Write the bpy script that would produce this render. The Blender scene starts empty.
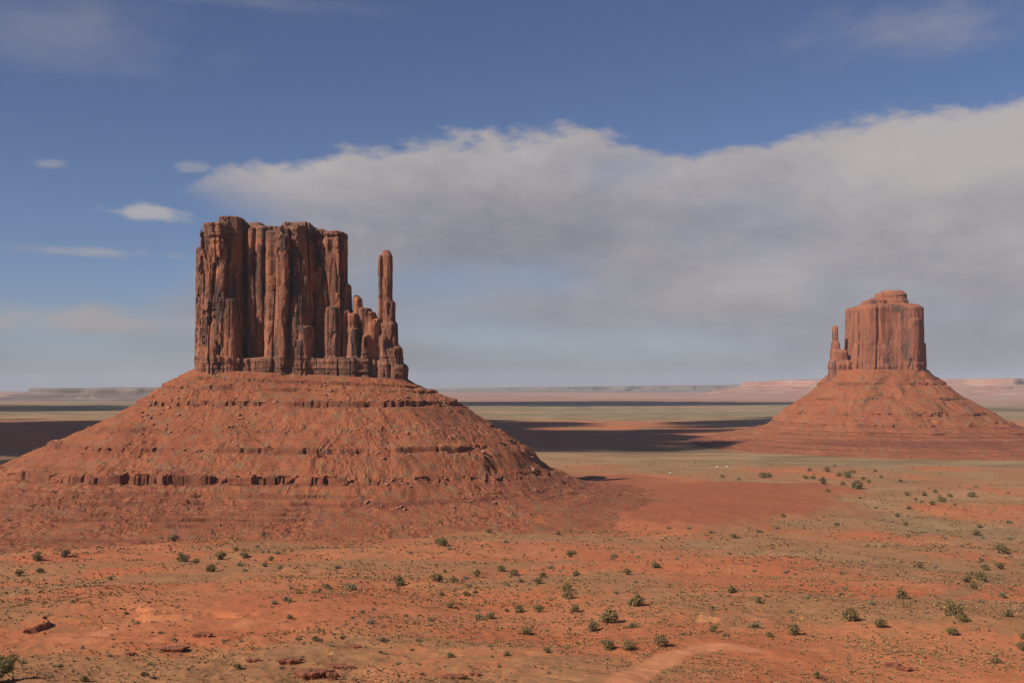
import bpy, math, random
import numpy as np
try:
    import openvdb as vdb
except ImportError:
    import pyopenvdb as vdb

R = math.radians
sc = bpy.context.scene
col = sc.collection
F = 1060.0            # focal length in pixels of a 1024 px wide frame
HY = 386.0            # row of the eye level
EYE = 190.0           # eye height above the valley floor, metres

# ------------------------------------------------------------------ camera
cam = bpy.data.cameras.new('camera')
cam.sensor_width = 36.0
cam.lens = 36.0 * F / 1024.0
cam.shift_y = (HY - 341.5) / 1024.0
cam.clip_start = 0.5
cam.clip_end = 120000
camo = bpy.data.objects.new('camera', cam)
camo.location = (0, 0, EYE)
camo.rotation_euler = (R(90), 0, 0)
col.objects.link(camo)
sc.camera = camo

# ------------------------------------------------------------------ light
SUN_EL = 37.5
SUN_AZ = 125.0        # degrees to the left of the view direction (+Y)
sx, sy, sz = (-math.sin(R(SUN_AZ)) * math.cos(R(SUN_EL)), math.cos(R(SUN_AZ)) * math.cos(R(SUN_EL)), math.sin(R(SUN_EL)))
sl = bpy.data.lights.new('sun', 'SUN')
sl.energy = 5.0
sl.angle = R(0.5)
sl.color = (1.0, 0.93, 0.82)
so = bpy.data.objects.new('sun', sl)
so.rotation_euler = (R(90 - SUN_EL), 0, R(90 + SUN_AZ + 90))
col.objects.link(so)
from mathutils import Vector
so.rotation_euler = Vector((sx, sy, sz)).to_track_quat('Z', 'Y').to_euler()

SKY_STRENGTH = 0.054
sc.view_settings.view_transform = 'Standard'
sc.view_settings.look = 'None'
sc.view_settings.exposure = 0.45
sc.view_settings.gamma = 1.0
sc.view_settings.use_curve_mapping = False
sc.cycles.volume_bounces = 0
sc.cycles.max_bounces = 4
sc.cycles.diffuse_bounces = 2
sc.cycles.use_denoising = True

# ------------------------------------------------------------------ node helper
class NT:
    def __init__(s, tree):
        s.t = tree; s.n = tree.nodes; s.l = tree.links
    def new(s, typ, **kw):
        n = s.n.new(typ)
        for k, v in kw.items(): setattr(n, k, v)
        return n
    def put(s, sock, v):
        if hasattr(v, 'is_output') or isinstance(v, bpy.types.NodeSocket): s.l.new(v, sock)
        elif isinstance(v, (tuple, list)):
            sock.default_value = tuple(v) if len(v) == len(sock.default_value) else tuple(v) + (1.0,)
        else: sock.default_value = v
    def m(s, op, a, b=0.0, c=0.0, clamp=False):
        n = s.new('ShaderNodeMath', operation=op); n.use_clamp = clamp
        s.put(n.inputs[0], a); s.put(n.inputs[1], b); s.put(n.inputs[2], c)
        return n.outputs[0]
    def ramp(s, v, a, b, lo=0.0, hi=1.0):           # smooth step from a to b
        n = s.new('ShaderNodeMapRange', interpolation_type='SMOOTHSTEP')
        s.put(n.inputs[0], v); n.inputs[1].default_value = a; n.inputs[2].default_value = b
        n.inputs[3].default_value = lo; n.inputs[4].default_value = hi
        return n.outputs[0]
    def mix(s, f, a, b, typ='MIX'):
        n = s.new('ShaderNodeMix', data_type='RGBA', blend_type=typ)
        s.put(n.inputs[0], f); s.put(n.inputs[6], a); s.put(n.inputs[7], b)
        return n.outputs[2]
    def noise(s, vec, scale, detail=4.0, rough=0.55, typ='3D', lac=2.0):
        n = s.new('ShaderNodeTexNoise'); n.noise_dimensions = typ
        s.put(n.inputs['Vector'], vec); n.inputs['Scale'].default_value = scale
        n.inputs['Detail'].default_value = detail; n.inputs['Roughness'].default_value = rough
        n.inputs['Lacunarity'].default_value = lac
        return n.outputs['Fac']
    def vmul(s, vec, xyz):
        n = s.new('ShaderNodeVectorMath', operation='MULTIPLY'); s.put(n.inputs[0], vec); n.inputs[1].default_value = xyz
        return n.outputs[0]
    def vadd(s, vec, xyz):
        n = s.new('ShaderNodeVectorMath', operation='ADD'); s.put(n.inputs[0], vec); s.put(n.inputs[1], xyz)
        return n.outputs[0]
    def xyz(s, x, y, z):
        n = s.new('ShaderNodeCombineXYZ'); s.put(n.inputs[0], x); s.put(n.inputs[1], y); s.put(n.inputs[2], z)
        return n.outputs[0]
    def sep(s, v):
        n = s.new('ShaderNodeSeparateXYZ'); s.put(n.inputs[0], v); return n.outputs

# ------------------------------------------------------------------ sky
w = bpy.data.worlds.new('World'); sc.world = w; w.use_nodes = True
N = NT(w.node_tree); N.n.clear()
sky = N.new('ShaderNodeTexSky', sky_type='NISHITA')
sky.sun_disc = False; sky.sun_elevation = R(SUN_EL)
sky.sun_rotation = R(-SUN_AZ)
sky.altitude = 1600; sky.air_density = 1.0; sky.dust_density = 0.6; sky.ozone_density = 1.6
tc = N.new('ShaderNodeTexCoord').outputs['Generated']
dx, dy, dz = N.sep(tc)
az = N.m('ARCTAN2', dx, dy)
el = N.m('ARCSINE', dz)
def AZ(px): return math.atan((px - 512) / F)
def EL(py, px=512): return math.atan((HY - py) / F * math.cos(AZ(px)))
P2 = N.xyz(az, N.m('MULTIPLY', el, 2.0), 0.0)
def wob(seed, scale, amp, det=5.0):
    return N.m('MULTIPLY', N.m('SUBTRACT', N.noise(N.vadd(P2, (seed, seed * .7, seed * .3)), scale, det, 0.6), 0.5), amp)
# the big bank: its top edge as a curve over azimuth
crv = N.new('ShaderNodeFloatCurve')
A0, A1 = AZ(-300), AZ(1324)
edge = [(-300, 330), (-60, 300), (60, 262), (130, 222), (195, 176), (235, 158), (300, 150), (440, 143), (530, 127), (610, 133), (680, 147), (750, 149), (820, 137), (900, 116), (1000, 99), (1324, 30)]
cv = crv.mapping.curves[0]
pts = [((AZ(x) - A0) / (A1 - A0), EL(y, x) / 0.5) for x, y in edge]
cv.points[0].location = pts[0]; cv.points[1].location = pts[-1]
for p in pts[1:-1]: cv.points.new(*p)
crv.mapping.update()
azn = N.m('DIVIDE', N.m('SUBTRACT', az, A0), A1 - A0, clamp=True)
N.put(crv.inputs['Value'], azn)
top = N.m('MULTIPLY', crv.outputs[0], 0.5)
depth = N.m('SUBTRACT', top, el)                               # how far below the bank's top edge
depth = N.m('ADD', depth, wob(3.1, 7.0, 0.075, 8.0))
depth = N.m('ADD', depth, wob(8.1, 34.0, 0.030, 8.0))
bank = N.ramp(depth, -0.002, 0.014)
def blob(px, py, rx, ry, k=1.0):
    a = N.m('DIVIDE', N.m('SUBTRACT', az, AZ(px)), rx / F)
    e = N.m('DIVIDE', N.m('SUBTRACT', el, EL(py, px)), ry / F)
    d = N.m('ADD', N.m('POWER', N.m('ABSOLUTE', a), 2.0), N.m('POWER', N.m('ABSOLUTE', e), 2.0))
    return N.m('MULTIPLY', N.m('EXPONENT', N.m('MULTIPLY', d, -1.0)), k)
def add(*v):
    o = v[0]
    for x in v[1:]: o = N.m('ADD', o, x)
    return o
# thin places: blue showing between and below the bank's lobes
thin = add(blob(60, 235, 125, 75, 1.15), blob(410, 285, 75, 24, .4), blob(540, 280, 70, 22, .36), blob(130, 215, 110, 26, .55), blob(40, 275, 130, 30, .5), blob(30, 350, 160, 26, .4),
           blob(630, 165, 50, 18, .2), blob(420, 330, 120, 18, .25), blob(600, 345, 200, 20, .3))
nb = N.m('SUBTRACT', N.noise(P2, 5.0, 7.0, 0.55), 0.5)
bank = N.m('MULTIPLY', bank, N.ramp(N.m('ADD', N.m('SUBTRACT', 0.93, thin), N.m('MULTIPLY', nb, 0.9)), 0.15, 1.0), clamp=True)
# small separate clouds
P3 = N.xyz(az, N.m('MULTIPLY', el, 2.6), 0.0)
def small(px, py, rx, ry, dens, seed, lo=.25, hi=.75, sc_=26.0):
    b = blob(px, py, rx, ry)
    n = N.m('SUBTRACT', N.noise(N.vadd(P3, (seed, 0, seed)), sc_, 6.0, 0.6), 0.5)
    return N.m('MULTIPLY', N.ramp(N.m('ADD', b, N.m('MULTIPLY', n, 2.0)), lo, hi + .25), N.m('MULTIPLY', N.ramp(b, .02, .3), dens))
bits = [small(148, 214, 42, 9, .75, 1.3, .25, .7), small(49, 164, 17, 6, .6, 2.7, .3, .8), small(85, 251, 95, 6, .6, 4.1, .3, .9), small(193, 167, 22, 6, .45, 5.2, .3, .8),
        small(925, 30, 110, 26, .42, 6.3, .2, 1.1, 12.0), small(70, 30, 130, 38, .28, 7.9, .2, 1.2, 9.0), small(90, 322, 170, 16, 1.0, 9.4, .2, .9, 18.0), small(545, 318, 90, 12, .35, 10.4, .2, .9, 18.0),
        small(800, 325, 120, 22, .3, 11.4, .2, 1.0, 14.0), small(445, 145, 30, 8, .4, 12.4, .3, .8), small(250, 0, 160, 10, .2, 13.4, .2, 1.0, 12.0)]
# clouds all round, out of the picture, seen only as their light
cov = bank
for b in bits: cov = N.m('MAXIMUM', cov, b)
# relief: density towards the sun compared with density here
def cn(off): return N.noise(N.vadd(P2, off), 9.0, 10.0, 0.66)
rel = N.m('SUBTRACT', cn((0, 0, 0)), cn((-0.022, 0.030, 0)))
big = N.m('SUBTRACT', N.noise(N.vadd(P2, (4.4, 1.2, .3)), 3.2, 5.0, 0.5), 0.5)
rim = N.m('SUBTRACT', 1.0, N.ramp(depth, 0.0, 0.085))
light = add(0.49, N.m('MULTIPLY', rel, .65), N.m('MULTIPLY', big, 0.55), N.m('MULTIPLY', rim, 0.16), blob(960, 145, 160, 45, .30), blob(300, 178, 90, 22, .08), blob(470, 170, 90, 26, .06),
            N.m('MULTIPLY', blob(560, 230, 170, 40), -.22), N.m('MULTIPLY', blob(760, 150, 60, 20), -.06), blob(760, 280, 60, 22, .14), blob(148, 208, 60, 12, .3), blob(90, 322, 150, 13, .45))
ccol = N.mix(N.ramp(light, 0.0, 1.0), (0.150, 0.156, 0.190), (0.345, 0.316, 0.312))
# near the horizon the bank takes the bluish grey of distant air
ccol = N.mix(N.ramp(el, EL(372), EL(250), 0.65, 0.0), ccol, (0.182, 0.188, 0.212))
skyc = N.new('ShaderNodeVectorMath', operation='SCALE'); N.put(skyc.inputs[0], sky.outputs[0]); skyc.inputs['Scale'].default_value = SKY_STRENGTH
tint = N.mix(1.0, skyc.outputs[0], (0.80, 0.80, 0.97), 'MULTIPLY')
final = N.mix(cov, tint, ccol)
bg = N.new('ShaderNodeBackground'); N.put(bg.inputs[0], final); bg.inputs[1].default_value = 1.0
wo = N.new('ShaderNodeOutputWorld'); N.l.new(bg.outputs[0], wo.inputs[0])

# ------------------------------------------------------------------ numpy noise
rng = np.random.RandomState(7)
L3 = rng.rand(64, 64, 64).astype(np.float32) * 2 - 1
def vn3(x, y, z):
    x = np.asarray(x, np.float32); y = np.asarray(y, np.float32); z = np.asarray(z, np.float32)
    x, y, z = np.broadcast_arrays(x, y, z)
    xi = np.floor(x); yi = np.floor(y); zi = np.floor(z)
    fx = x - xi; fy = y - yi; fz = z - zi
    fx = fx * fx * (3 - 2 * fx); fy = fy * fy * (3 - 2 * fy); fz = fz * fz * (3 - 2 * fz)
    a = xi.astype(np.int32) & 63; b = yi.astype(np.int32) & 63; c = zi.astype(np.int32) & 63
    a1 = (a + 1) & 63; b1 = (b + 1) & 63; c1 = (c + 1) & 63
    def lx(bb, cc): return L3[a, bb, cc] * (1 - fx) + L3[a1, bb, cc] * fx
    return (lx(b, c) * (1 - fy) + lx(b1, c) * fy) * (1 - fz) + (lx(b, c1) * (1 - fy) + lx(b1, c1) * fy) * fz
L2 = rng.rand(256, 256).astype(np.float32) * 2 - 1
def vn2(x, y):
    x = np.asarray(x, np.float64); y = np.asarray(y, np.float64)
    x, y = np.broadcast_arrays(x, y)
    xi = np.floor(x); yi = np.floor(y); fx = x - xi; fy = y - yi
    fx = fx * fx * (3 - 2 * fx); fy = fy * fy * (3 - 2 * fy)
    a = xi.astype(np.int64) & 255; b = yi.astype(np.int64) & 255; a1 = (a + 1) & 255; b1 = (b + 1) & 255
    return (L2[a, b] * (1 - fx) + L2[a1, b] * fx) * (1 - fy) + (L2[a, b1] * (1 - fx) + L2[a1, b1] * fx) * fy
def fbm2(x, y, o=4, g=.5):
    s = 0; k = 1.0
    for i in range(o):
        s = s + k * vn2(x * 2.03 ** i + 17.3 * i, y * 2.03 ** i - 9.1 * i); k *= g
    return s
def sst(a, b, x):
    t = np.clip((x - a) / (b - a), 0, 1); return t * t * (3 - 2 * t)

# ------------------------------------------------------------------ object helpers
def tag(o, label=None, cat=None, group=None, kind=None):
    if label: o['label'] = label
    if cat: o['category'] = cat
    if group: o['group'] = group
    if kind: o['kind'] = kind
    return o
def mesh_np(name, V, Q, mat, parent=None, smooth=True, attrs=None):
    me = bpy.data.meshes.new(name)
    V = np.ascontiguousarray(V, np.float32); Q = np.ascontiguousarray(Q, np.int32)
    k = Q.shape[1]
    me.vertices.add(len(V)); me.vertices.foreach_set('co', V.ravel())
    me.loops.add(Q.size); me.loops.foreach_set('vertex_index', Q.ravel())
    me.polygons.add(len(Q)); me.polygons.foreach_set('loop_start', np.arange(0, Q.size, k, dtype=np.int32))
    me.polygons.foreach_set('loop_total', np.full(len(Q), k, np.int32))
    me.polygons.foreach_set('use_smooth', np.full(len(Q), smooth, bool))
    if attrs:
        for an, av in attrs.items():
            at_ = me.attributes.new(an, 'FLOAT', 'POINT'); at_.data.foreach_set('value', np.ascontiguousarray(av, np.float32).ravel())
    me.update(calc_edges=True)
    me.materials.append(mat)
    o = bpy.data.objects.new(name, me); col.objects.link(o)
    if parent: o.parent = parent
    return o
def grid_quads(nr, nc, wrap):
    i = np.arange(nr - 1)[:, None] * nc; j = np.arange(nc if wrap else nc - 1)[None, :]
    j1 = (j + 1) % nc
    a = i + j; b = i + j1; c = i + nc + j1; d = i + nc + j
    return np.stack([a, b, c, d], -1).reshape(-1, 4)
def empty(name, loc=(0, 0, 0)):
    o = bpy.data.objects.new(name, None); o.location = loc; o.empty_display_size = 5; col.objects.link(o); return o
def copy_tree(o, parent=None):
    c = o.copy(); col.objects.link(c); c.parent = parent
    for ch in list(o.children): copy_tree(ch, c)
    return c

# ------------------------------------------------------------------ materials
def new_mat(name, rough=0.95):
    m = bpy.data.materials.new(name); m.use_nodes = True
    T = NT(m.node_tree); T.n.clear()
    b = T.new('ShaderNodeBsdfPrincipled'); b.inputs['Roughness'].default_value = rough
    b.inputs['Specular IOR Level'].default_value = 0.15
    o = T.new('ShaderNodeOutputMaterial'); T.l.new(b.outputs[0], o.inputs[0])
    return m, T, b
def bump(T, b, h, dist, strength=1.0):
    n = T.new('ShaderNodeBump'); n.inputs['Strength'].default_value = strength; n.inputs['Distance'].default_value = dist
    T.put(n.inputs['Height'], h); T.l.new(n.outputs[0], b.inputs['Normal'])

def cliff_material(name, lit, mid, dark, s=1.0, amount=0.0):
    m, T, b = new_mat(name)
    pos = T.new('ShaderNodeNewGeometry').outputs['Position']
    warp = T.noise(pos, 0.03 / s, 3)
    v = T.vadd(pos, T.vmul(T.xyz(warp, warp, warp), (30 * s, 30 * s, 60 * s)))
    streak = T.noise(T.vmul(v, (1, 1, .16)), 0.055 / s, 7, 0.62)
    patch = T.noise(T.vmul(v, (1, 1, .45)), 0.020 / s, 5, 0.55)
    f = T.m('ADD', T.m('MULTIPLY', streak, 0.55), T.m('MULTIPLY', patch, 0.55))
    c = T.mix(T.ramp(f, 0.44 - amount, 0.60 - amount), lit, mid)
    f2 = T.noise(T.vadd(T.vmul(v, (1, 1, .22)), (300, 10, 50)), 0.045 / s, 7, 0.6)
    c = T.mix(T.m('MULTIPLY', T.ramp(f2, 0.475 - amount, 0.61 - amount), 0.9), c, dark)
    fine = T.noise(T.vmul(pos, (1, 1, .35)), 0.5 / s, 5, 0.65)
    c = T.mix(1.0, c, T.mix(fine, (.72, .72, .72), (1.22, 1.2, 1.18)), 'MULTIPLY')
    bed = T.noise(T.vmul(pos, (.02, .02, 1)), 0.28 / s, 3, 0.6)
    zz = T.sep(pos)[2]
    return m, T, b, c, bed, zz, pos, fine

# west cliff: bedded dark caprock on top, massive middle, thin-bedded brown base
cliffW, T, b, c, bed, zz, pos, fine = cliff_material('sandstone_cliff', (.43, .170, .090), (.235, .098, .064), (.070, .040, .036))
capm = T.ramp(T.m('ADD', zz, T.m('MULTIPLY', T.m('SUBTRACT', fine, .5), 25.0)), 425, 448)
c = T.mix(T.m('MULTIPLY', capm, .65), c, T.mix(T.ramp(bed, .4, .6), (.13, .070, .052), (.25, .125, .085)))
basem = T.ramp(T.m('ADD', zz, T.m('MULTIPLY', T.m('SUBTRACT', fine, .5), 10.0)), 243, 234)
c = T.mix(T.m('MULTIPLY', basem, .6), c, T.mix(T.ramp(bed, .42, .58), (.12, .062, .048), (.27, .115, .072)))
T.put(b.inputs['Base Color'], T.mix(1.0, c, (.76, .75, .71), 'MULTIPLY'))
bump(T, b, T.m('ADD', T.noise(T.vmul(pos, (1, 1, .3)), 0.35, 7, 0.65), T.m('MULTIPLY', bed, .3)), 3.0, 0.9)

cliffE, T, b, c, bed, zz, pos, fine = cliff_material('far_sandstone_cliff', (.36, .130, .075), (.27, .105, .066), (.13, .070, .055), 1.6, -0.04)
T.put(b.inputs['Base Color'], T.mix(1.0, c, (.76, .75, .71), 'MULTIPLY'))
bump(T, b, T.m('ADD', T.noise(T.vmul(pos, (1, 1, .3)), 0.2, 7, 0.65), T.m('MULTIPLY', bed, .3)), 4.0, 0.8)

def soil_mix(T, pos, red=None, veg=None):
    """red desert sand with dry grass; red, veg: 0..1 sockets that shift it"""
    n1 = T.noise(pos, 0.012, 6, 0.6)
    n2 = T.noise(T.vadd(pos, (500, 0, 0)), 0.05, 6, 0.62)
    n3 = T.noise(pos, 0.35, 5, 0.65)
    return n1, n2, n3

def talus_material(name, s=1.0):
    m, T, b = new_mat(name)
    pos = T.new('ShaderNodeNewGeometry').outputs['Position']
    n1 = T.noise(pos, 0.014 / s, 5, 0.6); n2 = T.noise(T.vadd(pos, (90, 0, 0)), 0.06 / s, 6, 0.65); n3 = T.noise(pos, 0.42 / s, 5, 0.7)
    c = T.mix(T.ramp(n1, .35, .65), (.275, .080, .038), (.330, .105, .048))
    c = T.mix(T.m('MULTIPLY', T.ramp(n2, .46, .64), .75), c, (.215, .120, .068))
    c = T.mix(T.m('MULTIPLY', T.ramp(n2, .45, .32), .7), c, (.165, .055, .036))
    bedn = T.noise(T.vadd(T.vmul(pos, (.006, .006, 1)), (7, 0, 0)), 0.22 / s, 4, 0.6)
    zz = T.sep(pos)[2]
    low = T.ramp(zz, 75 * s, 45 * s)
    c = T.mix(T.m('MULTIPLY', T.ramp(bedn, .50, .66), T.m('ADD', .25, T.m('MULTIPLY', low, .6))), c, (.19, .058, .038))
    c = T.mix(1.0, c, T.mix(n3, (.62, .62, .62), (1.38, 1.38, 1.38)), 'MULTIPLY')
    ra = T.new('ShaderNodeAttribute'); ra.attribute_name = 'rock'
    c = T.mix(T.m('MULTIPLY', ra.outputs['Fac'], .6), c, T.mix(T.ramp(n3, .35, .65), (.095, .036, .026), (.22, .075, .042)))
    # small scrub speckle
    vo = T.new('ShaderNodeTexVoronoi'); T.put(vo.inputs['Vector'], pos); vo.inputs['Scale'].default_value = 0.22 / s
    sp = T.m('MULTIPLY', T.ramp(vo.outputs['Distance'], .26, .14), T.ramp(T.noise(pos, .03 / s, 4), .50, .62))
    c = T.mix(T.m('MULTIPLY', sp, .55), c, (.10, .075, .045))
    T.put(b.inputs['Base Color'], T.mix(1.0, c, (.76, .75, .71), 'MULTIPLY'))
    bump(T, b, T.m('ADD', n3, T.m('MULTIPLY', n2, 2.0)), 1.6 * s, 0.8)
    return m
talusM = talus_material('red_talus')
talusE = talus_material('far_red_talus', 1.5)

gm, T, b = new_mat('desert_ground')
pos = T.new('ShaderNodeNewGeometry').outputs['Position']
def att(n_):
    a = T.new('ShaderNodeAttribute'); a.attribute_name = n_; return a.outputs['Fac']
a_red, a_veg, a_road, a_far, a_pink = att('red'), att('veg'), att('road'), att('far'), att('pink')
n1 = T.noise(pos, 0.010, 6, 0.6); n2 = T.noise(T.vadd(pos, (500, 0, 0)), 0.060, 8, 0.72); n3 = T.noise(pos, 0.45, 5, 0.7)
n4 = T.noise(T.vadd(pos, (0, 90, 0)), 0.13, 7, 0.75)
sand = T.mix(T.ramp(n1, .35, .65), (.45, .130, .056), (.46, .168, .076))
sand = T.mix(T.m('MULTIPLY', T.ramp(n4, .52, .70), .5), sand, (.34, .104, .050))
grass = T.mix(T.ramp(n4, .35, .65), (.25, .145, .068), (.35, .190, .092))
gmask = T.ramp(add(n2) if False else T.m('ADD', T.m('MULTIPLY', n2, .45), T.m('ADD', T.m('MULTIPLY', n4, .55), T.m('MULTIPLY', T.m('SUBTRACT', a_veg, .5), .5))), .45, .60)
c = T.mix(T.m('MULTIPLY', gmask, .62), sand, grass)
n5 = T.noise(T.vadd(pos, (33, 71, 5)), 0.24, 5, .7)
c = T.mix(T.m('MULTIPLY', T.ramp(n5, .50, .60), T.m('ADD', .22, T.m('MULTIPLY', gmask, .36))), c, (.215, .125, .060))
c = T.mix(a_red, c, T.mix(T.ramp(n2, .35, .65), (.29, .084, .041), (.35, .114, .054)))
farc = T.mix(T.ramp(T.noise(T.vmul(pos, (.35, 1, 1)), .0011, 6, .6), .42, .60), (.34, .22, .125), (.235, .185, .105))
nf = T.noise(T.vmul(pos, (.6, 1, 1)), .007, 7, .7)
farc = T.mix(1.0, farc, T.mix(T.ramp(nf, .35, .65), (.66, .64, .62), (1.22, 1.2, 1.16)), 'MULTIPLY')
c = T.mix(a_far, c, farc)
c = T.mix(a_pink, c, T.mix(T.ramp(T.noise(T.vmul(pos, (.3, 1, 1)), .0008, 5, .6), .42, .58), (.33, .15, .105), (.40, .235, .165)))
# dark mats of scrub painted nowhere: tufts are their own geometry; this is leaf litter and biological crust
vo = T.new('ShaderNodeTexVoronoi'); T.put(vo.inputs['Vector'], pos); vo.inputs['Scale'].default_value = 0.30
sp = T.m('MULTIPLY', T.ramp(vo.outputs['Distance'], .34, .16), T.ramp(n2, .44, .58))
c = T.mix(T.m('MULTIPLY', T.m('MULTIPLY', sp, .45), T.m('SUBTRACT', 1.0, a_far)), c, (.12, .085, .05))
c = T.mix(1.0, c, T.mix(n3, (.72, .72, .72), (1.28, 1.28, 1.28)), 'MULTIPLY')
c = T.mix(a_road, c, T.mix(n4, (.50, .190, .092), (.56, .230, .115)))
T.put(b.inputs['Base Color'], T.mix(1.0, c, (.76, .75, .71), 'MULTIPLY'))
bump(T, b, T.m('ADD', n3, T.m('MULTIPLY', n4, 2.0)), 0.5, 0.7)

def simple_mat(name, c0, c1, scale=1.0, bd=0.0, rough=.95):
    m, T, b = new_mat(name, rough)
    oc = T.new('ShaderNodeTexCoord').outputs['Object']
    n = T.noise(oc, scale, 5, .6)
    T.put(b.inputs['Base Color'], T.mix(1.0, T.mix(T.ramp(n, .35, .65), c0, c1), (.78, .78, .78), 'MULTIPLY'))
    if bd: bump(T, b, n, bd)
    return m
rockM = simple_mat('boulder_rock', (.26, .10, .062), (.38, .165, .10), .8, .3)
ledgeM = simple_mat('ledge_rock', (.15, .055, .036), (.32, .115, .062), .6, .4)
barkM = simple_mat('juniper_bark', (.10, .075, .055), (.19, .15, .11), 6, .02)
leafM = simple_mat('juniper_leaf', (.170, .120, .048), (.245, .165, .074), 1.2)
sageM = simple_mat('sage_leaf', (.19, .155, .085), (.27, .20, .115), 1.2)
scrubM = simple_mat('scrub_leaf', (.25, .165, .075), (.36, .225, .11), .12)
whiteM = simple_mat('white_paint', (.75, .75, .73), (.8, .8, .78), 1, 0, .4)
glassM = simple_mat('window_glass', (.03, .035, .04), (.05, .055, .06), 1, 0, .1)
tyreM = simple_mat('tyre_rubber', (.02, .02, .02), (.04, .04, .04), 3)
def mesa_mat(name, c0, c1, c2):
    m, T, b = new_mat(name)
    pos = T.new('ShaderNodeNewGeometry').outputs['Position']
    bed = T.noise(T.vmul(pos, (.02, .02, 1)), .035, 4, .6); n = T.noise(pos, .0035, 6, .6)
    c = T.mix(T.ramp(bed, .4, .6), c0, c1); c = T.mix(T.m('MULTIPLY', T.ramp(n, .45, .62), .6), c, c2)
    T.put(b.inputs['Base Color'], T.mix(1.0, c, (.76, .75, .71), 'MULTIPLY')); return m
mesaG = mesa_mat('grey_mesa_rock', (.15, .115, .11), (.23, .165, .145), (.17, .145, .12))
mesaR = mesa_mat('red_mesa_rock', (.30, .12, .085), (.42, .20, .14), (.34, .22, .15))
mesaD = mesa_mat('dark_plateau_rock', (.16, .12, .10), (.22, .15, .12), (.15, .14, .10))
cloudM, T, b = new_mat('cloud_white', 1.0); b.inputs['Base Color'].default_value = (.8, .8, .8, 1)
da = T.new('ShaderNodeAttribute'); da.attribute_name = 'thick'
T.put(b.inputs['Alpha'], T.ramp(da.outputs['Fac'], 0.0, .95))

# ------------------------------------------------------------------ ground
prof_r = [0, 5, 14, 60, 150, 280, 460, 620, 800, 1000, 1180, 1340, 1500, 1e6]
prof_z = [188, 187.3, 176, 160, 136, 109, 92, 75, 55, 32, 14, 3.5, 0, 0]
def height(X, Y, detail=True):
    r = np.hypot(X, Y)
    h = np.interp(r, prof_r, prof_z)
    near = sst(180, 320, r) * (1 - sst(1400, 2300, r))
    h = h + near * (fbm2(X / 210., Y / 210., 3) * 5.5 + fbm2(X / 60. + 9, Y / 60., 3) * 1.6)
    # the right-hand rise the track runs over
    h = h + 9.0 * sst(150, 330, X - 0.10 * Y) * sst(250, 330, Y) * (1 - sst(430, 640, Y))
    # a low smooth mound under the track in the middle of the foreground
    h = h + 3.0 * np.exp(-((X - 38) / 45.) ** 2 - ((Y - 300) / 40.) ** 2)
    # terraces: low rock ledges, strongest bottom left
    tm = sst(0.05, .5, fbm2(X / 90. + 40, Y / 90. + 3, 2) + .55 * (1 - sst(-20, 60, X)) * (1 - sst(420, 600, r)) - .1) * sst(200, 280, r) * (1 - sst(900, 1300, r))
    st = 3.4
    q = (h + fbm2(X / 25., Y / 25., 3) * 1.4) / st
    fr = q - np.floor(q)
    h = h + tm * st * .80 * (sst(.84, .93, fr) - fr) * 1.0
    # raised red flat to the right of the big butte's foot
    ton = sst(0, 1, tongue(X, Y)); h = h + 5.0 * ton
    if detail:
        nn = sst(200, 260, r) * (1 - sst(1200, 3500, r))
        h = h + nn * (fbm2(X / 16., Y / 16., 3) * .45 + fbm2(X / 4.2, Y / 4.2, 2) * .22)
        h = h + sst(2500, 5000, r) * fbm2(X / 900., Y / 900., 4) * 3.5
    return h
def tongue(X, Y):
    n = fbm2(X / 120., Y / 200. + 5, 4) * .55
    a = (X - 215) / 400.; bb = (Y - 1800) / 440.
    return np.clip((1.0 - np.sqrt(a * a + bb * bb) + n * .5) * 3.0, 0, 1)

az_f = np.linspace(R(-30), R(30), 1201)
az_o = np.concatenate([np.linspace(R(30), R(180), 90)[1:], np.linspace(R(-180), R(-30), 90)[1:-1]])
azs = np.concatenate([az_f, az_o]); nc = len(azs)
rr = [0.5]
while rr[-1] < 42000:
    r_ = rr[-1]
    g = .09 if r_ < 240 else .0033 if r_ < 1500 else .0065 if r_ < 4000 else .011 if r_ < 9000 else .03
    rr.append(r_ * (1 + g))
rr = np.array(rr); nr = len(rr)
GX = rr[:, None] * np.sin(azs)[None]; GY = rr[:, None] * np.cos(azs)[None]
GZ = height(GX, GY)
# pixel <-> ground
def ground_at(px, py):
    """the place on the ground a pixel of the photograph shows"""
    a = math.atan((px - 512) / F)
    j = (a - az_f[0]) / (az_f[1] - az_f[0]); j0 = int(min(max(j, 0), 1199)); fj = j - j0
    z = GZ[:, j0] * (1 - fj) + GZ[:, j0 + 1] * fj
    Yc = rr * math.cos(a)
    line = EYE - (py - HY) / F * Yc
    d = z - line
    k = np.where((d[:-1] < 0) & (d[1:] >= 0) & (rr[:-1] > 150))[0]
    k = k[0] if len(k) else nr - 2
    t = -d[k] / (d[k + 1] - d[k] + 1e-9); t = min(max(t, 0), 1)
    r_ = rr[k] * (1 - t) + rr[k + 1] * t
    return r_ * math.sin(a), r_ * math.cos(a), z[k] * (1 - t) + z[k + 1] * t
def ground_z(X, Y): return float(height(np.array([X]), np.array([Y]))[0])

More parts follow.
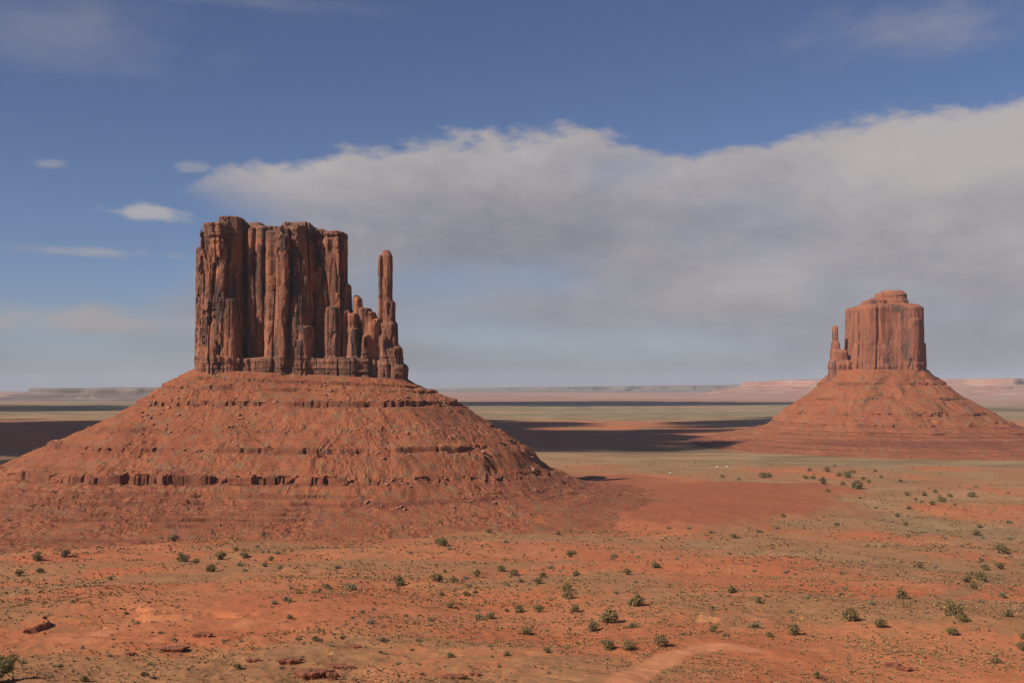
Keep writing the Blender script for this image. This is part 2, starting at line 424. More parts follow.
def seg_dist(X, Y, pts):
    d = np.full(X.shape, 1e9)
    for (x0, y0), (x1, y1) in zip(pts[:-1], pts[1:]):
        ux, uy = x1 - x0, y1 - y0; L = ux * ux + uy * uy
        t = np.clip(((X - x0) * ux + (Y - y0) * uy) / L, 0, 1)
        d = np.minimum(d, np.hypot(X - x0 - t * ux, Y - y0 - t * uy))
    return d
road1 = [ground_at(*p)[:2] for p in [(600, 692), (640, 672), (672, 656), (705, 648), (728, 647), (752, 650)]]
road2 = [ground_at(*p)[:2] for p in [(1060, 540), (1024, 556), (1000, 572), (972, 588), (930, 600), (870, 606)]]
red = tongue(GX, GY)
wob_ = fbm2(GX / 12., GY / 12., 3)
d1 = seg_dist(GX, GY, road1) + wob_ * 1.4; d2 = seg_dist(GX, GY, road2) + wob_ * 1.4
road = np.maximum((1 - sst(3.0, 7.0, d1)) * 1.0, (1 - sst(1.5, 5.0, d2)) * .0)
for (bx, by, br, k) in [(100, 634, 8, .8), (243, 625, 6, .7), (370, 672, 16, .55), (560, 600, 14, .35), (1020, 580, 12, .5)]:
    cx_, cy_, _ = ground_at(bx, by)
    road = np.maximum(road, k * (1 - sst(.3, 1.1, np.hypot((GX - cx_), (GY - cy_) * .7) / br + wob_ * .35)))
veg = .5 + .6 * fbm2(GX / 160. + 3, GY / 160., 3)
veg = veg + .12 * sst(100, 500, GX) * sst(500, 800, GY)
veg = veg + .9 * (1 - sst(2.0, 7.0, d2))
# redder right round the feet of both buttes
def near_butte(cx_, cy_, ax, ay): return 1 - sst(.8, 1.15, np.hypot((GX - cx_) / ax, (GY - cy_) / ay) + .12 * fbm2(GX / 70., GY / 110., 3))
red = np.maximum(red, near_butte(-360, 1800, 800, 560))
red = np.maximum(red, near_butte(1215, 3520, 560, 470))
band = sst(3.0, 0.0, 0 * GX) * 0
warp = fbm2(GX / 1500., GY / 1500., 4)
gw = GY + warp * 250 + 120 * fbm2(GX / 200., GY / 200., 3)
far = np.maximum(sst(5200, 6300, gw), .75 * sst(2250, 2500, gw) * (1 - sst(2900, 3300, gw)))
pink = sst(10500, 13000, GY + warp * 1500)
osand = np.exp(-(((GX - 800) / 900.) ** 2 + ((GY - 5000 - 0.15 * (GX - 500)) / 750.) ** 2) ** 1.5)      # orange sand flat beyond the shadow
far = np.clip(far - osand * .9 + 0, 0, 1); 
tan_ = sst(-.25, .45, fbm2(GX / 110. + 61, GY / 170., 4)) * sst(40, 330, GX) * sst(560, 850, GY) * (1 - tongue(GX, GY)) * (1 - sst(2500, 2900, GY))
far = np.maximum(far, .55 * tan_)
ground = mesh_np('ground', np.stack([GX, GY, GZ], -1).reshape(-1, 3), grid_quads(nr, nc, True)[:, ::-1], gm,
                 attrs={'red': np.clip(red, 0, 1), 'veg': np.clip(veg, 0, 1.4), 'road': np.clip(road, 0, 1), 'far': far, 'pink': pink})
tag(ground, kind='structure')

# ------------------------------------------------------------------ ringed slopes (talus, mesas)
def ring_slope(name, mat, parent, cx, cy, a, b_, prof, thetas, wobble, side=1.12, cleft=None, tilt=None, rub=1.0, p=2.4, seed=0.0, ledgefun=None, rockmask=None, k_=2):
    """prof: (s, Z) rows, already densely sampled; s = distance out from the footprint"""
    th = thetas; ct, st_ = np.cos(th), np.sin(th)
    q = (np.abs(ct) ** p + np.abs(st_) ** p) ** (-1 / p)
    fx, fy = a * q * ct, b_ * q * st_
    nx, ny = ct / a, st_ / b_
    nx = np.sign(ct) * np.abs(ct) ** 1.2 / a; ny = np.sign(st_) * np.abs(st_) ** 1.2 / b_
    l = np.hypot(nx, ny); nx, ny = nx / l, ny / l
    s, z = prof[:, 0][:, None], prof[:, 1][:, None]
    sl2, sr2 = side if isinstance(side, tuple) else (side, side)
    sd = 1 + (sl2 - 1) * np.clip(-nx, 0, 1)[None] + (sr2 - 1) * np.clip(nx, 0, 1)[None]
    S = s * sd
    bx = cx + fx[None] + nx[None] * S; by = cy + fy[None] + ny[None] * S
    W = fbm2(bx / 85. + seed, by / 85. + seed, 2) * wobble * sst(0, 60, s) + fbm2(bx / 22. + seed, by / 22., 2) * wobble * .28 * sst(0, 30, s)
    if cleft is not None: W = W - cleft(bx, by, s, th)
    X = cx + fx[None] + nx[None] * (S + W); Y = cy + fy[None] + ny[None] * (S + W)
    Z = z + 0 * X
    if ledgefun is not None: Z = Z + ledgefun(X, Y, s)
    if name == 'talus_slope' and k_ == 1: Z = Z - 9 * np.clip(nx, 0, 1)[None] * sst(212, 245, s) * (1 - sst(300, 460, s))
    if tilt is not None: Z = Z + tilt(X, Y, s)
    rough_ = sst(-.3, .5, fbm2(X / 70. + 21, Y / 70., 3))
    Z = Z + rub * (fbm2(X / 11., Y / 11., 3) * (.7 + 1.3 * rough_) + fbm2(X / 3.0, Y / 3.0, 2) * (.3 + .6 * rough_)) * sst(0, 8, s) - rub * 2.4 * np.abs(fbm2(th[None] * 9 + 1.6 * fbm2(X / 80., Y / 80., 3), s / 110. + 0 * X, 2)) * sst(60, 150, s) * (1 - sst(300, 420, s))
    V = np.stack([X, Y, Z], -1).reshape(-1, 3)
    o = mesh_np(name, V, grid_quads(len(prof), len(th), True)[:, ::-1], mat, parent, attrs={'rock': rockmask[0] + 0 * X} if rockmask else None)
    return o, X, Y, Z
def densify(knots, ledges, base_step, fine_step=.55):
    """smooth slope through knots plus ledges (s, drop, run-up length); returns rows"""
    ks, kz = zip(*knots)
    s = [0.0]
    while s[-1] < ks[-1]:
        d = min([abs(s[-1] - e[0]) for e in ledges] + [1e9])
        s.append(s[-1] + (fine_step if d < 3.0 else min(base_step, fine_step + (d - 3) * .12)))
    s = np.array(s)
    return s, np.interp(s, ks, kz)

def make_talus(name, mat, parent, cx, cy, a, b_, knots, ledges, n_front, n_back, k=1.0, seed=0.0, tilt=None, wobble=9, side=1.12, p=2.4, bstep=1.9, fade=None):
    s, z = densify(knots, [(e[0],) for e in ledges], bstep * k, .55 * k)
    th = np.concatenate([np.linspace(-math.pi * 1.06, math.pi * .06, n_front, endpoint=False), np.linspace(math.pi * .06, math.pi * .94, n_back, endpoint=False)])
    def cleft(bx, by, ss, th_):
        c_ = 0
        for i, (s0, h, up, dn, cl, cov) in enumerate(ledges):
            if cl <= 0: continue
            win = np.clip(1 - np.abs(ss - s0 - .4 * k) / (cl * 1.6 + 2 * k), 0, 1)
            n = fbm2(bx / (6. * k) + 31 * i + seed, by / (6. * k), 2) * .7 + fbm2(bx / (19. * k) + 11 * i + seed, by / (19. * k), 2) * .45
            n2 = fbm2(bx / (30. * k) + 13 * i, by / (30. * k), 2)
            c_ = c_ + win * cl * (sst(.15, .55, n) * 1.4 + .8 * n2)
        return c_
    rockmask = [0.0]
    def ledgefun(X, Y, ss):
        o = 0
        for i, (s0, h, up, dn, cl, cov) in enumerate(ledges):
            msk = sst(-.15, .25, fbm2(X / (95. * k) + 57 * i + seed, Y / (95. * k) + 3 * i, 3) + cov)
            msk = (.12 + .88 * msk) * (.8 + .5 * fbm2(X / (50. * k) + 7 * i, Y / (50. * k), 2))
            if fade is not None and s0 > 240: msk = msk * fade(X)
            d = ss - s0
            f = np.where(d < 0, np.clip(1 + d / up, 0, 1) * .5, np.where(d < 1.3 * k, .5 - d / (1.3 * k), np.clip(1 - (d - 1.3 * k) / dn, 0, 1) * -.5))
            o = o + msk * h * f
            rockmask[0] = np.maximum(rockmask[0], np.clip(msk, 0, 1) * sst(-3.5 * k, -1.0 * k, d) * (1 - sst(1.6 * k, 3.2 * k, d)))
        return o
    return ring_slope(name, mat, parent, cx, cy, a, b_, np.stack([s, z], -1), th, wobble * k, side, cleft, tilt, k * (.6 if k > 1 else 1), p, seed, ledgefun, rockmask, k)

# ------------------------------------------------------------------ voxel cliffs
def make_cliff(name, mat, parent, cols, D, pxc, vox, zfloor, amp=1.0, seed=0.0, k=1.0, bands=None):
    """cols: (x0, x1, ytop, front, back, power, taper) in photo pixels and metres"""
    m = D / F
    xs0 = min(c_[0] for c_ in cols); xs1 = max(c_[1] for c_ in cols); yt = min(c_[2] for c_ in cols)
    X0 = (xs0 - 512) * m - 14 * k; X1 = (xs1 - 512) * m + 14 * k
    Y0 = -max(c_[3] for c_ in cols) - 14 * k; Y1 = max(c_[4] for c_ in cols) + 14 * k
    Z0 = zfloor; Z1 = EYE + (HY - yt) * m + 12 * k
    xs = np.arange(X0, X1, vox, dtype=np.float32); ys = np.arange(Y0, Y1, vox, dtype=np.float32); zs = np.arange(Z0, Z1, vox, dtype=np.float32)
    X = xs[:, None, None]; Y = ys[None, :, None]; Z = zs[None, None, :]
    # shared displacement
    wx = vn3(X / (40 * k) + seed, Y / (40 * k), Z / (130 * k)) * 5 * k
    wy = vn3(X / (40 * k) + 9 + seed, Y / (40 * k), Z / (130 * k)) * 5 * k
    Xw = X + wx; Yw = Y + wy
    n1 = 1 - np.abs(vn3(Xw / (21 * k) + seed, Yw / (21 * k), Z / (260 * k))) * 2
    n2 = 1 - np.abs(vn3(Xw / (9 * k) + 5, Yw / (9 * k), Z / (110 * k))) * 2
    n3 = vn3(X / (9 * k) + 3, Y / (9 * k), Z / (11 * k)); n4 = vn3(X / (3.6 * k), Y / (3.6 * k), Z / (5 * k))
    bed = vn3(X / (60 * k), Y / (60 * k), Z / (5.5 * k)); bedf = vn3(X / (30 * k) + 7, Y / (30 * k), Z / (2.2 * k))
    bw = .12 + 0 * Z
    if bands:
        for z0, z1, g in bands: bw = bw + g * (sst(z0 - 6 * k, z0, Z) * (1 - sst(z1, z1 + 6 * k, Z)))
    crack = sst(.80, .97, n1) * 6.0 + sst(.82, 1.0, n2) * 2.6
    def vb(x, y, z):      # blocky noise: flat faces with sharp joints
        def q_(v): return np.floor(v) + sst(.36, .64, v - np.floor(v))
        return vn3(np.broadcast_to(q_(x), np.broadcast_shapes(x.shape, z.shape)), q_(y), q_(z + 0 * x))
    blocks = vb(Xw / (12 * k) + 3, Yw / (12 * k), Z / (75 * k)) * 1.8 + vb(Xw / (5 * k), Yw / (5 * k) + 4, Z / (30 * k)) * .9
    disp = amp * k * (blocks + crack + n3 * .45 + n4 * .45) + k * bw * (bed * 1.5 + bedf * .9)
    del n1, n2, n3, n4, bed, bedf
    f = np.full((len(xs), len(ys), len(zs)), 30.0, np.float32)
    topn = fbm2(xs[:, None] / (14. * k) + seed, ys[None, :] / (14. * k), 3)[:, :, None].astype(np.float32)
    for (x0, x1, ytop, fr, bk, pw, tp) in cols:
        xa = (x0 - 512) * (D + (bk if x0 > 512 else -fr) * .75) / F; xb = (x1 - 512) * (D + (-fr if x1 > 512 else bk) * .75) / F; cx = (xa + xb) / 2; rx = (xb - xa) / 2 + 1.0 * k
        if (x1 - x0) < 25: cx = ((x0 + x1) / 2 - 512) * (D - fr * .6) / F; rx = (x1 - x0) / 2 * m
        cy = (bk - fr) / 2; ry = (bk + fr) / 2
        zt = EYE + (HY - ytop) * (D - fr) / F
        i0 = max(0, int((cx - rx * 1.2 - 9 * k - X0) / vox)); i1 = min(len(xs), int((cx + rx * 1.2 + 9 * k - X0) / vox) + 1)
        sl_ = slice(i0, i1)
        hh = np.clip((zt - Z) / max(zt - zfloor, 1), 0, 1)
        gx = rx * (1 - tp + tp * hh); gy = ry * (1 - tp * .6 + tp * .6 * hh)
        ax = np.abs(Xw[sl_] - cx) / gx; ay = np.abs(Yw[sl_] - cy) / gy
        q = (ax ** pw + ay ** pw) ** (1.0 / pw)
        small_ = min(rx, ry)
        g = min(1.0, small_ / (24 * k))
        d = (q - 1) * small_ + disp[sl_] * g
        dt = Z - (zt + topn[sl_] * 1.6 * k * g)
        rd = min(5 * k, small_ * .8)
        e1 = np.maximum(d + rd, 0); e2 = np.maximum(dt + rd, 0)
        d = np.minimum(np.maximum(d + rd, dt + rd), 0) + np.sqrt(e1 * e1 + e2 * e2) - rd
        hsm = np.clip(.5 + .5 * (f[sl_] - d) / (4.5 * k), 0, 1)
        f[sl_] = (f[sl_] * (1 - hsm) + d * hsm - 4.5 * k * hsm * (1 - hsm)).astype(np.float32)
    del disp
    f = np.clip(f, -4 * vox, 4 * vox)
    f[:, :, 0] = 4 * vox
    g = vdb.FloatGrid(4 * vox); g.copyFromArray(np.ascontiguousarray(f))
    P, Q = g.convertToQuads(isovalue=0.0)
    lab = np.arange(len(P)); last = None
    for it in range(300):
        mn = lab[Q].min(1)
        for c4 in range(4): np.minimum.at(lab, Q[:, c4], mn)
        lab = lab[lab]
        if last is not None and (lab == last).all(): break
        last = lab.copy()
    main_ = np.bincount(lab).argmax() if len(lab) else 0
    keep = np.isin(lab[Q[:, 0]], np.where(np.bincount(lab) > 3000)[0]); Q = Q[keep]
    ids = np.unique(Q); mp = -np.ones(len(P), np.int64); mp[ids] = np.arange(len(ids)); P = P[ids]; Q = mp[Q]
    P = P.astype(np.float64) * vox + np.array([X0, Y0 + D, Z0])
    return mesh_np(name, P, Q[:, ::-1] if FLIP else Q, mat, parent)
FLIP = False

# ---- the big butte
DW = 1800.0; MW = DW / F
def WX(px): return (px - 512) * MW
def WZ(py): return EYE + (HY - py) * MW
bW = empty('sandstone_butte', (WX(302), DW, 0))
bW_off = (-WX(302), -DW, 0)
tag(bW, 'nearer, larger red sandstone butte with deep dark clefts and a thin thumb spire', 'butte', 'sandstone buttes')
colsW = [
 # x0, x1, ytop, front, back, power, taper
 (202, 241, 221, 60, 62, 5, .02), (197, 216, 247, 54, 40, 5, .02), (200.5, 214, 230, 40, 40, 4, .05), (219, 242, 214.5, 40, 30, 3.5, .02),
 (198.5, 209, 303, 64, 0, 3, .35), (221, 240, 298, 68, 0, 3, .3), (209, 224, 325, 71, 0, 3, .35),
 (236, 318, 225, 8, 58, 5, .02), (240, 262, 222, 2, 50, 4, .02), (248, 266, 226, 30, 20, 5, .04), (267, 280, 229, 44, 20, 5, .05),
 (245, 258, 318, 34, 0, 3, .3), (266, 284, 322, 56, 0, 2.6, .35),
 (277, 315, 224, 64, 60, 5, .02), (281, 319, 220.5, 44, 50, 4, .01), (277, 290, 231, 70, 0, 3.5, .06), (300, 314, 325, 71, 0, 3, .3),
 (310, 346, 231, 16, 55, 4.5, .04), (322, 345, 229.5, 32, 45, 5, .03), (308, 326, 228, 26, 40, 5, .02), (340, 350.5, 282, 20, 30, 3.5, .05),
 (322, 341, 306, 50, 0, 2.8, .3),
 (342, 353, 309, 30, 30, 3, .3), (351, 364, 297, 24, 18, 2.6, .4), (353.5, 361, 294.5, 14, 12, 2.4, .3), (357, 372, 307, 32, 20, 2.6, .35), (346, 361, 313, 40, 10, 2.6, .3), (361, 377, 311, 30, 20, 2.6, .4), (368, 379, 322, 34, 12, 2.6, .3),
 (340, 386, 318, 28, 35, 3.5, .10), (349, 362, 328, 52, 0, 2.6, .3), (361, 372, 334, 54, 0, 2.6, .35),
 (377.5, 391.0, 253, 12, 13, 3.2, .02), (380, 390.0, 249.5, 8, 9, 2.6, .15), (376.5, 397.5, 300, 18, 20, 3, .35), (376, 401, 322, 26, 24, 3, .25), (375.5, 405, 346, 34, 28, 3, .2), (377, 408.5, 364, 36, 28, 3, .1), (377, 389, 335, 40, 8, 2.6, .3),
 (197, 385, 358, 62, 60, 5, .01), (236, 285, 361, 58, 0, 4, .08), (330, 398, 362, 46, 40, 4, .06),
]
CW = make_cliff('cliff_tower', cliffW, None, colsW, DW, 302, 1.15, 196, 1.0, 0.0, 1.0, bands=[(432, 480, .8), (205, 241, .55)])
def tiltW(X, Y, s): return (1 - sst(0, 85, s)) * (-(X - WX(302)) / 183. * 9.0)
knW = [(-6, 213), (0, 210), (80, 163), (196, 97), (262, 58), (304, 38), (330, 28), (400, 11), (470, 3), (540, -3), (620, -9)]
ledW = [(22, 4, 8, 6, 1.5, .3), (44, 5, 9, 7, 2.0, .45), (82, 7.5, 14, 10, 3, .9), (150, 4.0, 12, 8, 1.5, -.1), (197, 6.5, 15, 10, 3, .3), (262, 13, 27, 14, 6, .62), (298, 4.5, 11, 8, .9, .9), (316, 5, 11, 8, .9, .9), (334, 4.5, 11, 8, .8, .9), (352, 4.5, 12, 8, .8, .9), (374, 5, 14, 9, .8, .8), (394, 4, 14, 10, .8, .7)]
TW, tx, ty, tz = make_talus('talus_slope', talusM, None, WX(302), DW, 180, 66, knW, ledW, 2300, 260, 1.0, 0.0, tiltW, 9, (1.12, .93), 3.2, fade=lambda X: sst(WX(420), WX(330), X))
for o in (CW, TW):
    o.parent = bW; o.location = bW_off

# ---- the far butte
DE = 3500.0; ME = DE / F
def EX(px): return (px - 512) * ME
bE = empty('sandstone_butte', (EX(880), DE, 0))
tag(bE, 'smaller distant red butte with a flat layered cap and a short spire on its left', 'butte', 'sandstone buttes')
colsE = [
 (841, 928, 305, 100, 100, 4.5, .06), (848, 923, 303.5, 90, 90, 4, .02), (903, 919, 318, 104, 0, 3, .15),
 (917, 927, 342, 60, 60, 3, .08), (868, 890, 346, 106, 0, 4, .2),
 (860, 908, 298, 62, 60, 5, .02), (870, 908, 292, 52, 50, 3, .06), (878, 904, 289.5, 40, 36, 3, .1),
 (831.8, 837.8, 325.5, 12, 12, 3, .05), (830.8, 840.0, 342, 18, 18, 3, .15), (830.5, 848, 350, 32, 30, 3, .08), (830, 852, 361, 46, 40, 3.5, .05)]
CE = make_cliff('cliff_tower', cliffE, None, colsE, DE, 880, 2.6, 206, .5, 20.0, 1.7, bands=[(EYE + 85 * ME, 600, 1.2), (200, 262, .6)])
knE = [(-8, 248), (0, 243), (50, 204), (100, 168), (160, 130), (215, 98), (265, 73), (330, 53), (420, 36), (520, 21), (620, 8), (720, -4), (790, -9)]
ledE = [(60, 6, 14, 10, 3, -.2), (130, 6, 16, 10, 4, -.15), (205, 9, 20, 12, 5, .05), (270, 8, 26, 16, 6, .1), (345, 6, 22, 14, 3, -.1)]
TE, ex, ey, ez = make_talus('talus_slope', talusE, None, EX(879), DE, 150, 112, knE, ledE, 1300, 160, 1.7, 4.0, None, 10, (.70, .93), 2.4, 2.6)
for o in (CE, TE):
    o.parent = bE; o.location = (-EX(880), -DE, 0)

# ------------------------------------------------------------------ distant mesas
def mesa(name, label, mat, cx, cy, a, b_, topz, tiltx=0.0, seed=1.0, n=700, cliff=.4, slope=3.0, rough=60.):
    s = np.concatenate([np.linspace(-min(a, b_) * .98, -30, 10), np.linspace(-25, topz * slope + 200, 60)])
    zt = topz; cz = topz * (1 - cliff)
    z = np.interp(s, [-1e5, 0, 25, topz * slope * .6, topz * slope, topz * slope + 200], [zt, zt - 2, cz, cz * .4, 2, -12])
    th = np.linspace(0, 2 * math.pi, n, endpoint=False)
    ct, st_ = np.cos(th), np.sin(th)
    q = (np.abs(ct) ** 3 + np.abs(st_) ** 3) ** (-1 / 3)
    rad = 1 + 0 * th
    S = s[:, None]
    X = cx + (a * q * ct)[None] + (ct)[None] * S * 1.0
    Y = cy + (b_ * q * st_)[None] + (st_)[None] * S
    m_ = (s < -30)
    for i in np.where(m_)[0]:
        kk = 1 + s[i] / min(a, b_)
        X[i] = cx + a * q * ct * kk; Y[i] = cy + b_ * q * st_ * kk
    W = fbm2(X / 900. + seed, Y / 900., 4) * rough * 4
    W = W * sst(-min(a, b_), 0, S)
    X = X + ct[None] * W; Y = Y + st_[None] * W
    Z = z[:, None] + 0 * X
    Z = Z + np.where(Z > 0, 1, 0) * ((X - cx) * tiltx) * (Z / topz) + fbm2(X / 500. + seed, Y / 500., 4) * topz * .05 * (Z > 2)
    o = mesh_np(name, np.stack([X - cx, Y - cy, Z], -1).reshape(-1, 3), grid_quads(len(s), n, True)[:, ::-1], mat, None)
    o.location = (cx, cy, 0)
    tag(o, label, 'mesa', 'mesas along the horizon')
    return o
def mx(px, d): return (px - 512) / F * d
mesa('mesa', 'long pale grey mesa on the horizon behind the big butte\'s left slope', mesaG, mx(170, 13500), 14500, 2100, 1300, 168, 0.004, 2.0)
mesa('mesa', 'low dark blue plateau line far out on the horizon between the two buttes', mesaD, mx(640, 31000), 34000, 7300, 3000, 185, 0.0125, 5.0, cliff=.5)
mesa('mesa', 'long red cliffed mesa on the horizon behind the smaller butte', mesaR, mx(985, 22000), 23500, 3900, 2200, 335, 0.006, 9.0, cliff=.35)
mesa('mesa', 'small red hump of a mesa just left of the long red cliffs on the horizon', mesaR, mx(795, 23000), 23500, 900, 600, 300, 0.02, 12.0, cliff=.3)

# ------------------------------------------------------------------ junipers, shrubs
def crown_mesh(seed, clumps, leaves, lw):
    rg = np.random.RandomState(seed)
    V = []; Q = []
    for (cx, cy, cz, r_) in clumps:
        n = int(leaves * (r_ / .4) ** 2)
        d = rg.normal(size=(n, 3)); d /= np.linalg.norm(d, axis=1)[:, None]
        rad = r_ * (.55 + .55 * rg.rand(n)) * (1 + .25 * np.sin(d[:, 0] * 5 + seed) * np.cos(d[:, 1] * 4 + cz * 9))
        c_ = np.array([cx, cy, cz]) + d * rad[:, None] * np.array([1, 1, .82])
        c_[:, 2] = np.maximum(c_[:, 2], .04 + .05 * rg.rand(n))
        u = rg.normal(size=(n, 3)); u /= np.linalg.norm(u, axis=1)[:, None]
        v = np.cross(u, d + .6 * rg.normal(size=(n, 3))); v /= (np.linalg.norm(v, axis=1)[:, None] + 1e-6)
        s_ = (lw * (.6 + .8 * rg.rand(n)))[:, None]
        k = len(V) and sum(len(x) for x in V)
        q = np.stack([c_ - u * s_ - v * s_ * .6, c_ + u * s_ - v * s_ * .6, c_ + u * s_ * .8 + v * s_ * .6, c_ - u * s_ * .8 + v * s_ * .6], 1).reshape(-1, 3)
        V.append(q); Q.append(np.arange(n * 4).reshape(-1, 4) + k)
    return np.concatenate(V), np.concatenate(Q)
def tube(points, radii, n=6):
    V = []; Q = []
    for i, (p, r_) in enumerate(zip(points, radii)):
        for j in range(n):
            a = 2 * math.pi * j / n
            V.append((p[0] + r_ * math.cos(a), p[1] + r_ * math.sin(a), p[2]))
    for i in range(len(points) - 1):
        for j in range(n): Q.append((i * n + j, i * n + (j + 1) % n, (i + 1) * n + (j + 1) % n, (i + 1) * n + j))
    return V, Q
def make_juniper(seed, kind='juniper_bush', leaf=None, low=False):
    """unit crown: 1 m wide, scaled when placed"""
    rg = random.Random(seed)
    root = empty(kind)
    cl = []
    n = rg.randint(5, 8)
    for i in range(n):
        a = rg.random() * 6.28; d = rg.random() ** .6 * .27
        h = rg.uniform(.12, .42) * (.55 if low else 1)
        cl.append((math.cos(a) * d, math.sin(a) * d, h, rg.uniform(.15, .27) * (.85 if low else 1)))
    cl.append((rg.uniform(-.08, .08), 0, (.26 if low else .44), .2))
    V, Q = crown_mesh(seed, cl, 330, .034)
    crown = mesh_np('crown', V, Q, leaf or leafM, root, False)
    VV = []; QQ = []
    for i in range(4):
        a = rg.random() * 6.28; c_ = cl[i]
        p, q = tube([(math.cos(a) * .03, math.sin(a) * .03, -.06), (c_[0] * .3, c_[1] * .3, .12), (c_[0] * .8, c_[1] * .8, c_[2] * .9), (c_[0], c_[1], c_[2] + .1)], [.045, .033, .020, .006])
        QQ += [tuple(k + len(VV) for k in f_) for f_ in q]; VV += p
    mesh_np('trunk', np.array(VV), np.array(QQ), barkM, root)
    return root
random.seed(3)
protos = [make_juniper(10 + i) for i in range(5)]
sages = [make_juniper(30 + i, 'desert_shrub', sageM, True) for i in range(3)]
used = set()
def place(proto, px, py, wpx, label, cat, group, hs=1.0):
    X, Y, Z = ground_at(px, py)
    put(proto, X, Y, Z, wpx / F * Y, label, cat, group, hs)
def put(proto, X, Y, Z, wm, label, cat, group, hs=1.0):
    if proto.name not in used: o = proto; used.add(proto.name)
    else: o = copy_tree(proto)
    o.location = (X, Y, Z - .03 * wm)
    s = wm * random.uniform(1.2, 1.35)
    o.scale = (s, s, s * hs * random.uniform(.9, 1.1)); o.rotation_euler = (0, 0, random.random() * 6.28)
    tag(o, label, cat, group)
BG = 'juniper bushes dotting the red ground'
G1 = 'small dark juniper on the red ground below the big butte\'s banded foot'
G2 = 'small green juniper in the loose scatter across the middle foreground'
G3 = 'small dark juniper in the thin line crossing the plain below the far butte'
G4 = 'tiny dark juniper in the green clump on the plain below the far butte'
G5 = 'small juniper on the sloping ground at the right edge'
G6 = 'small faint bush low in the foreground among rock ledges'
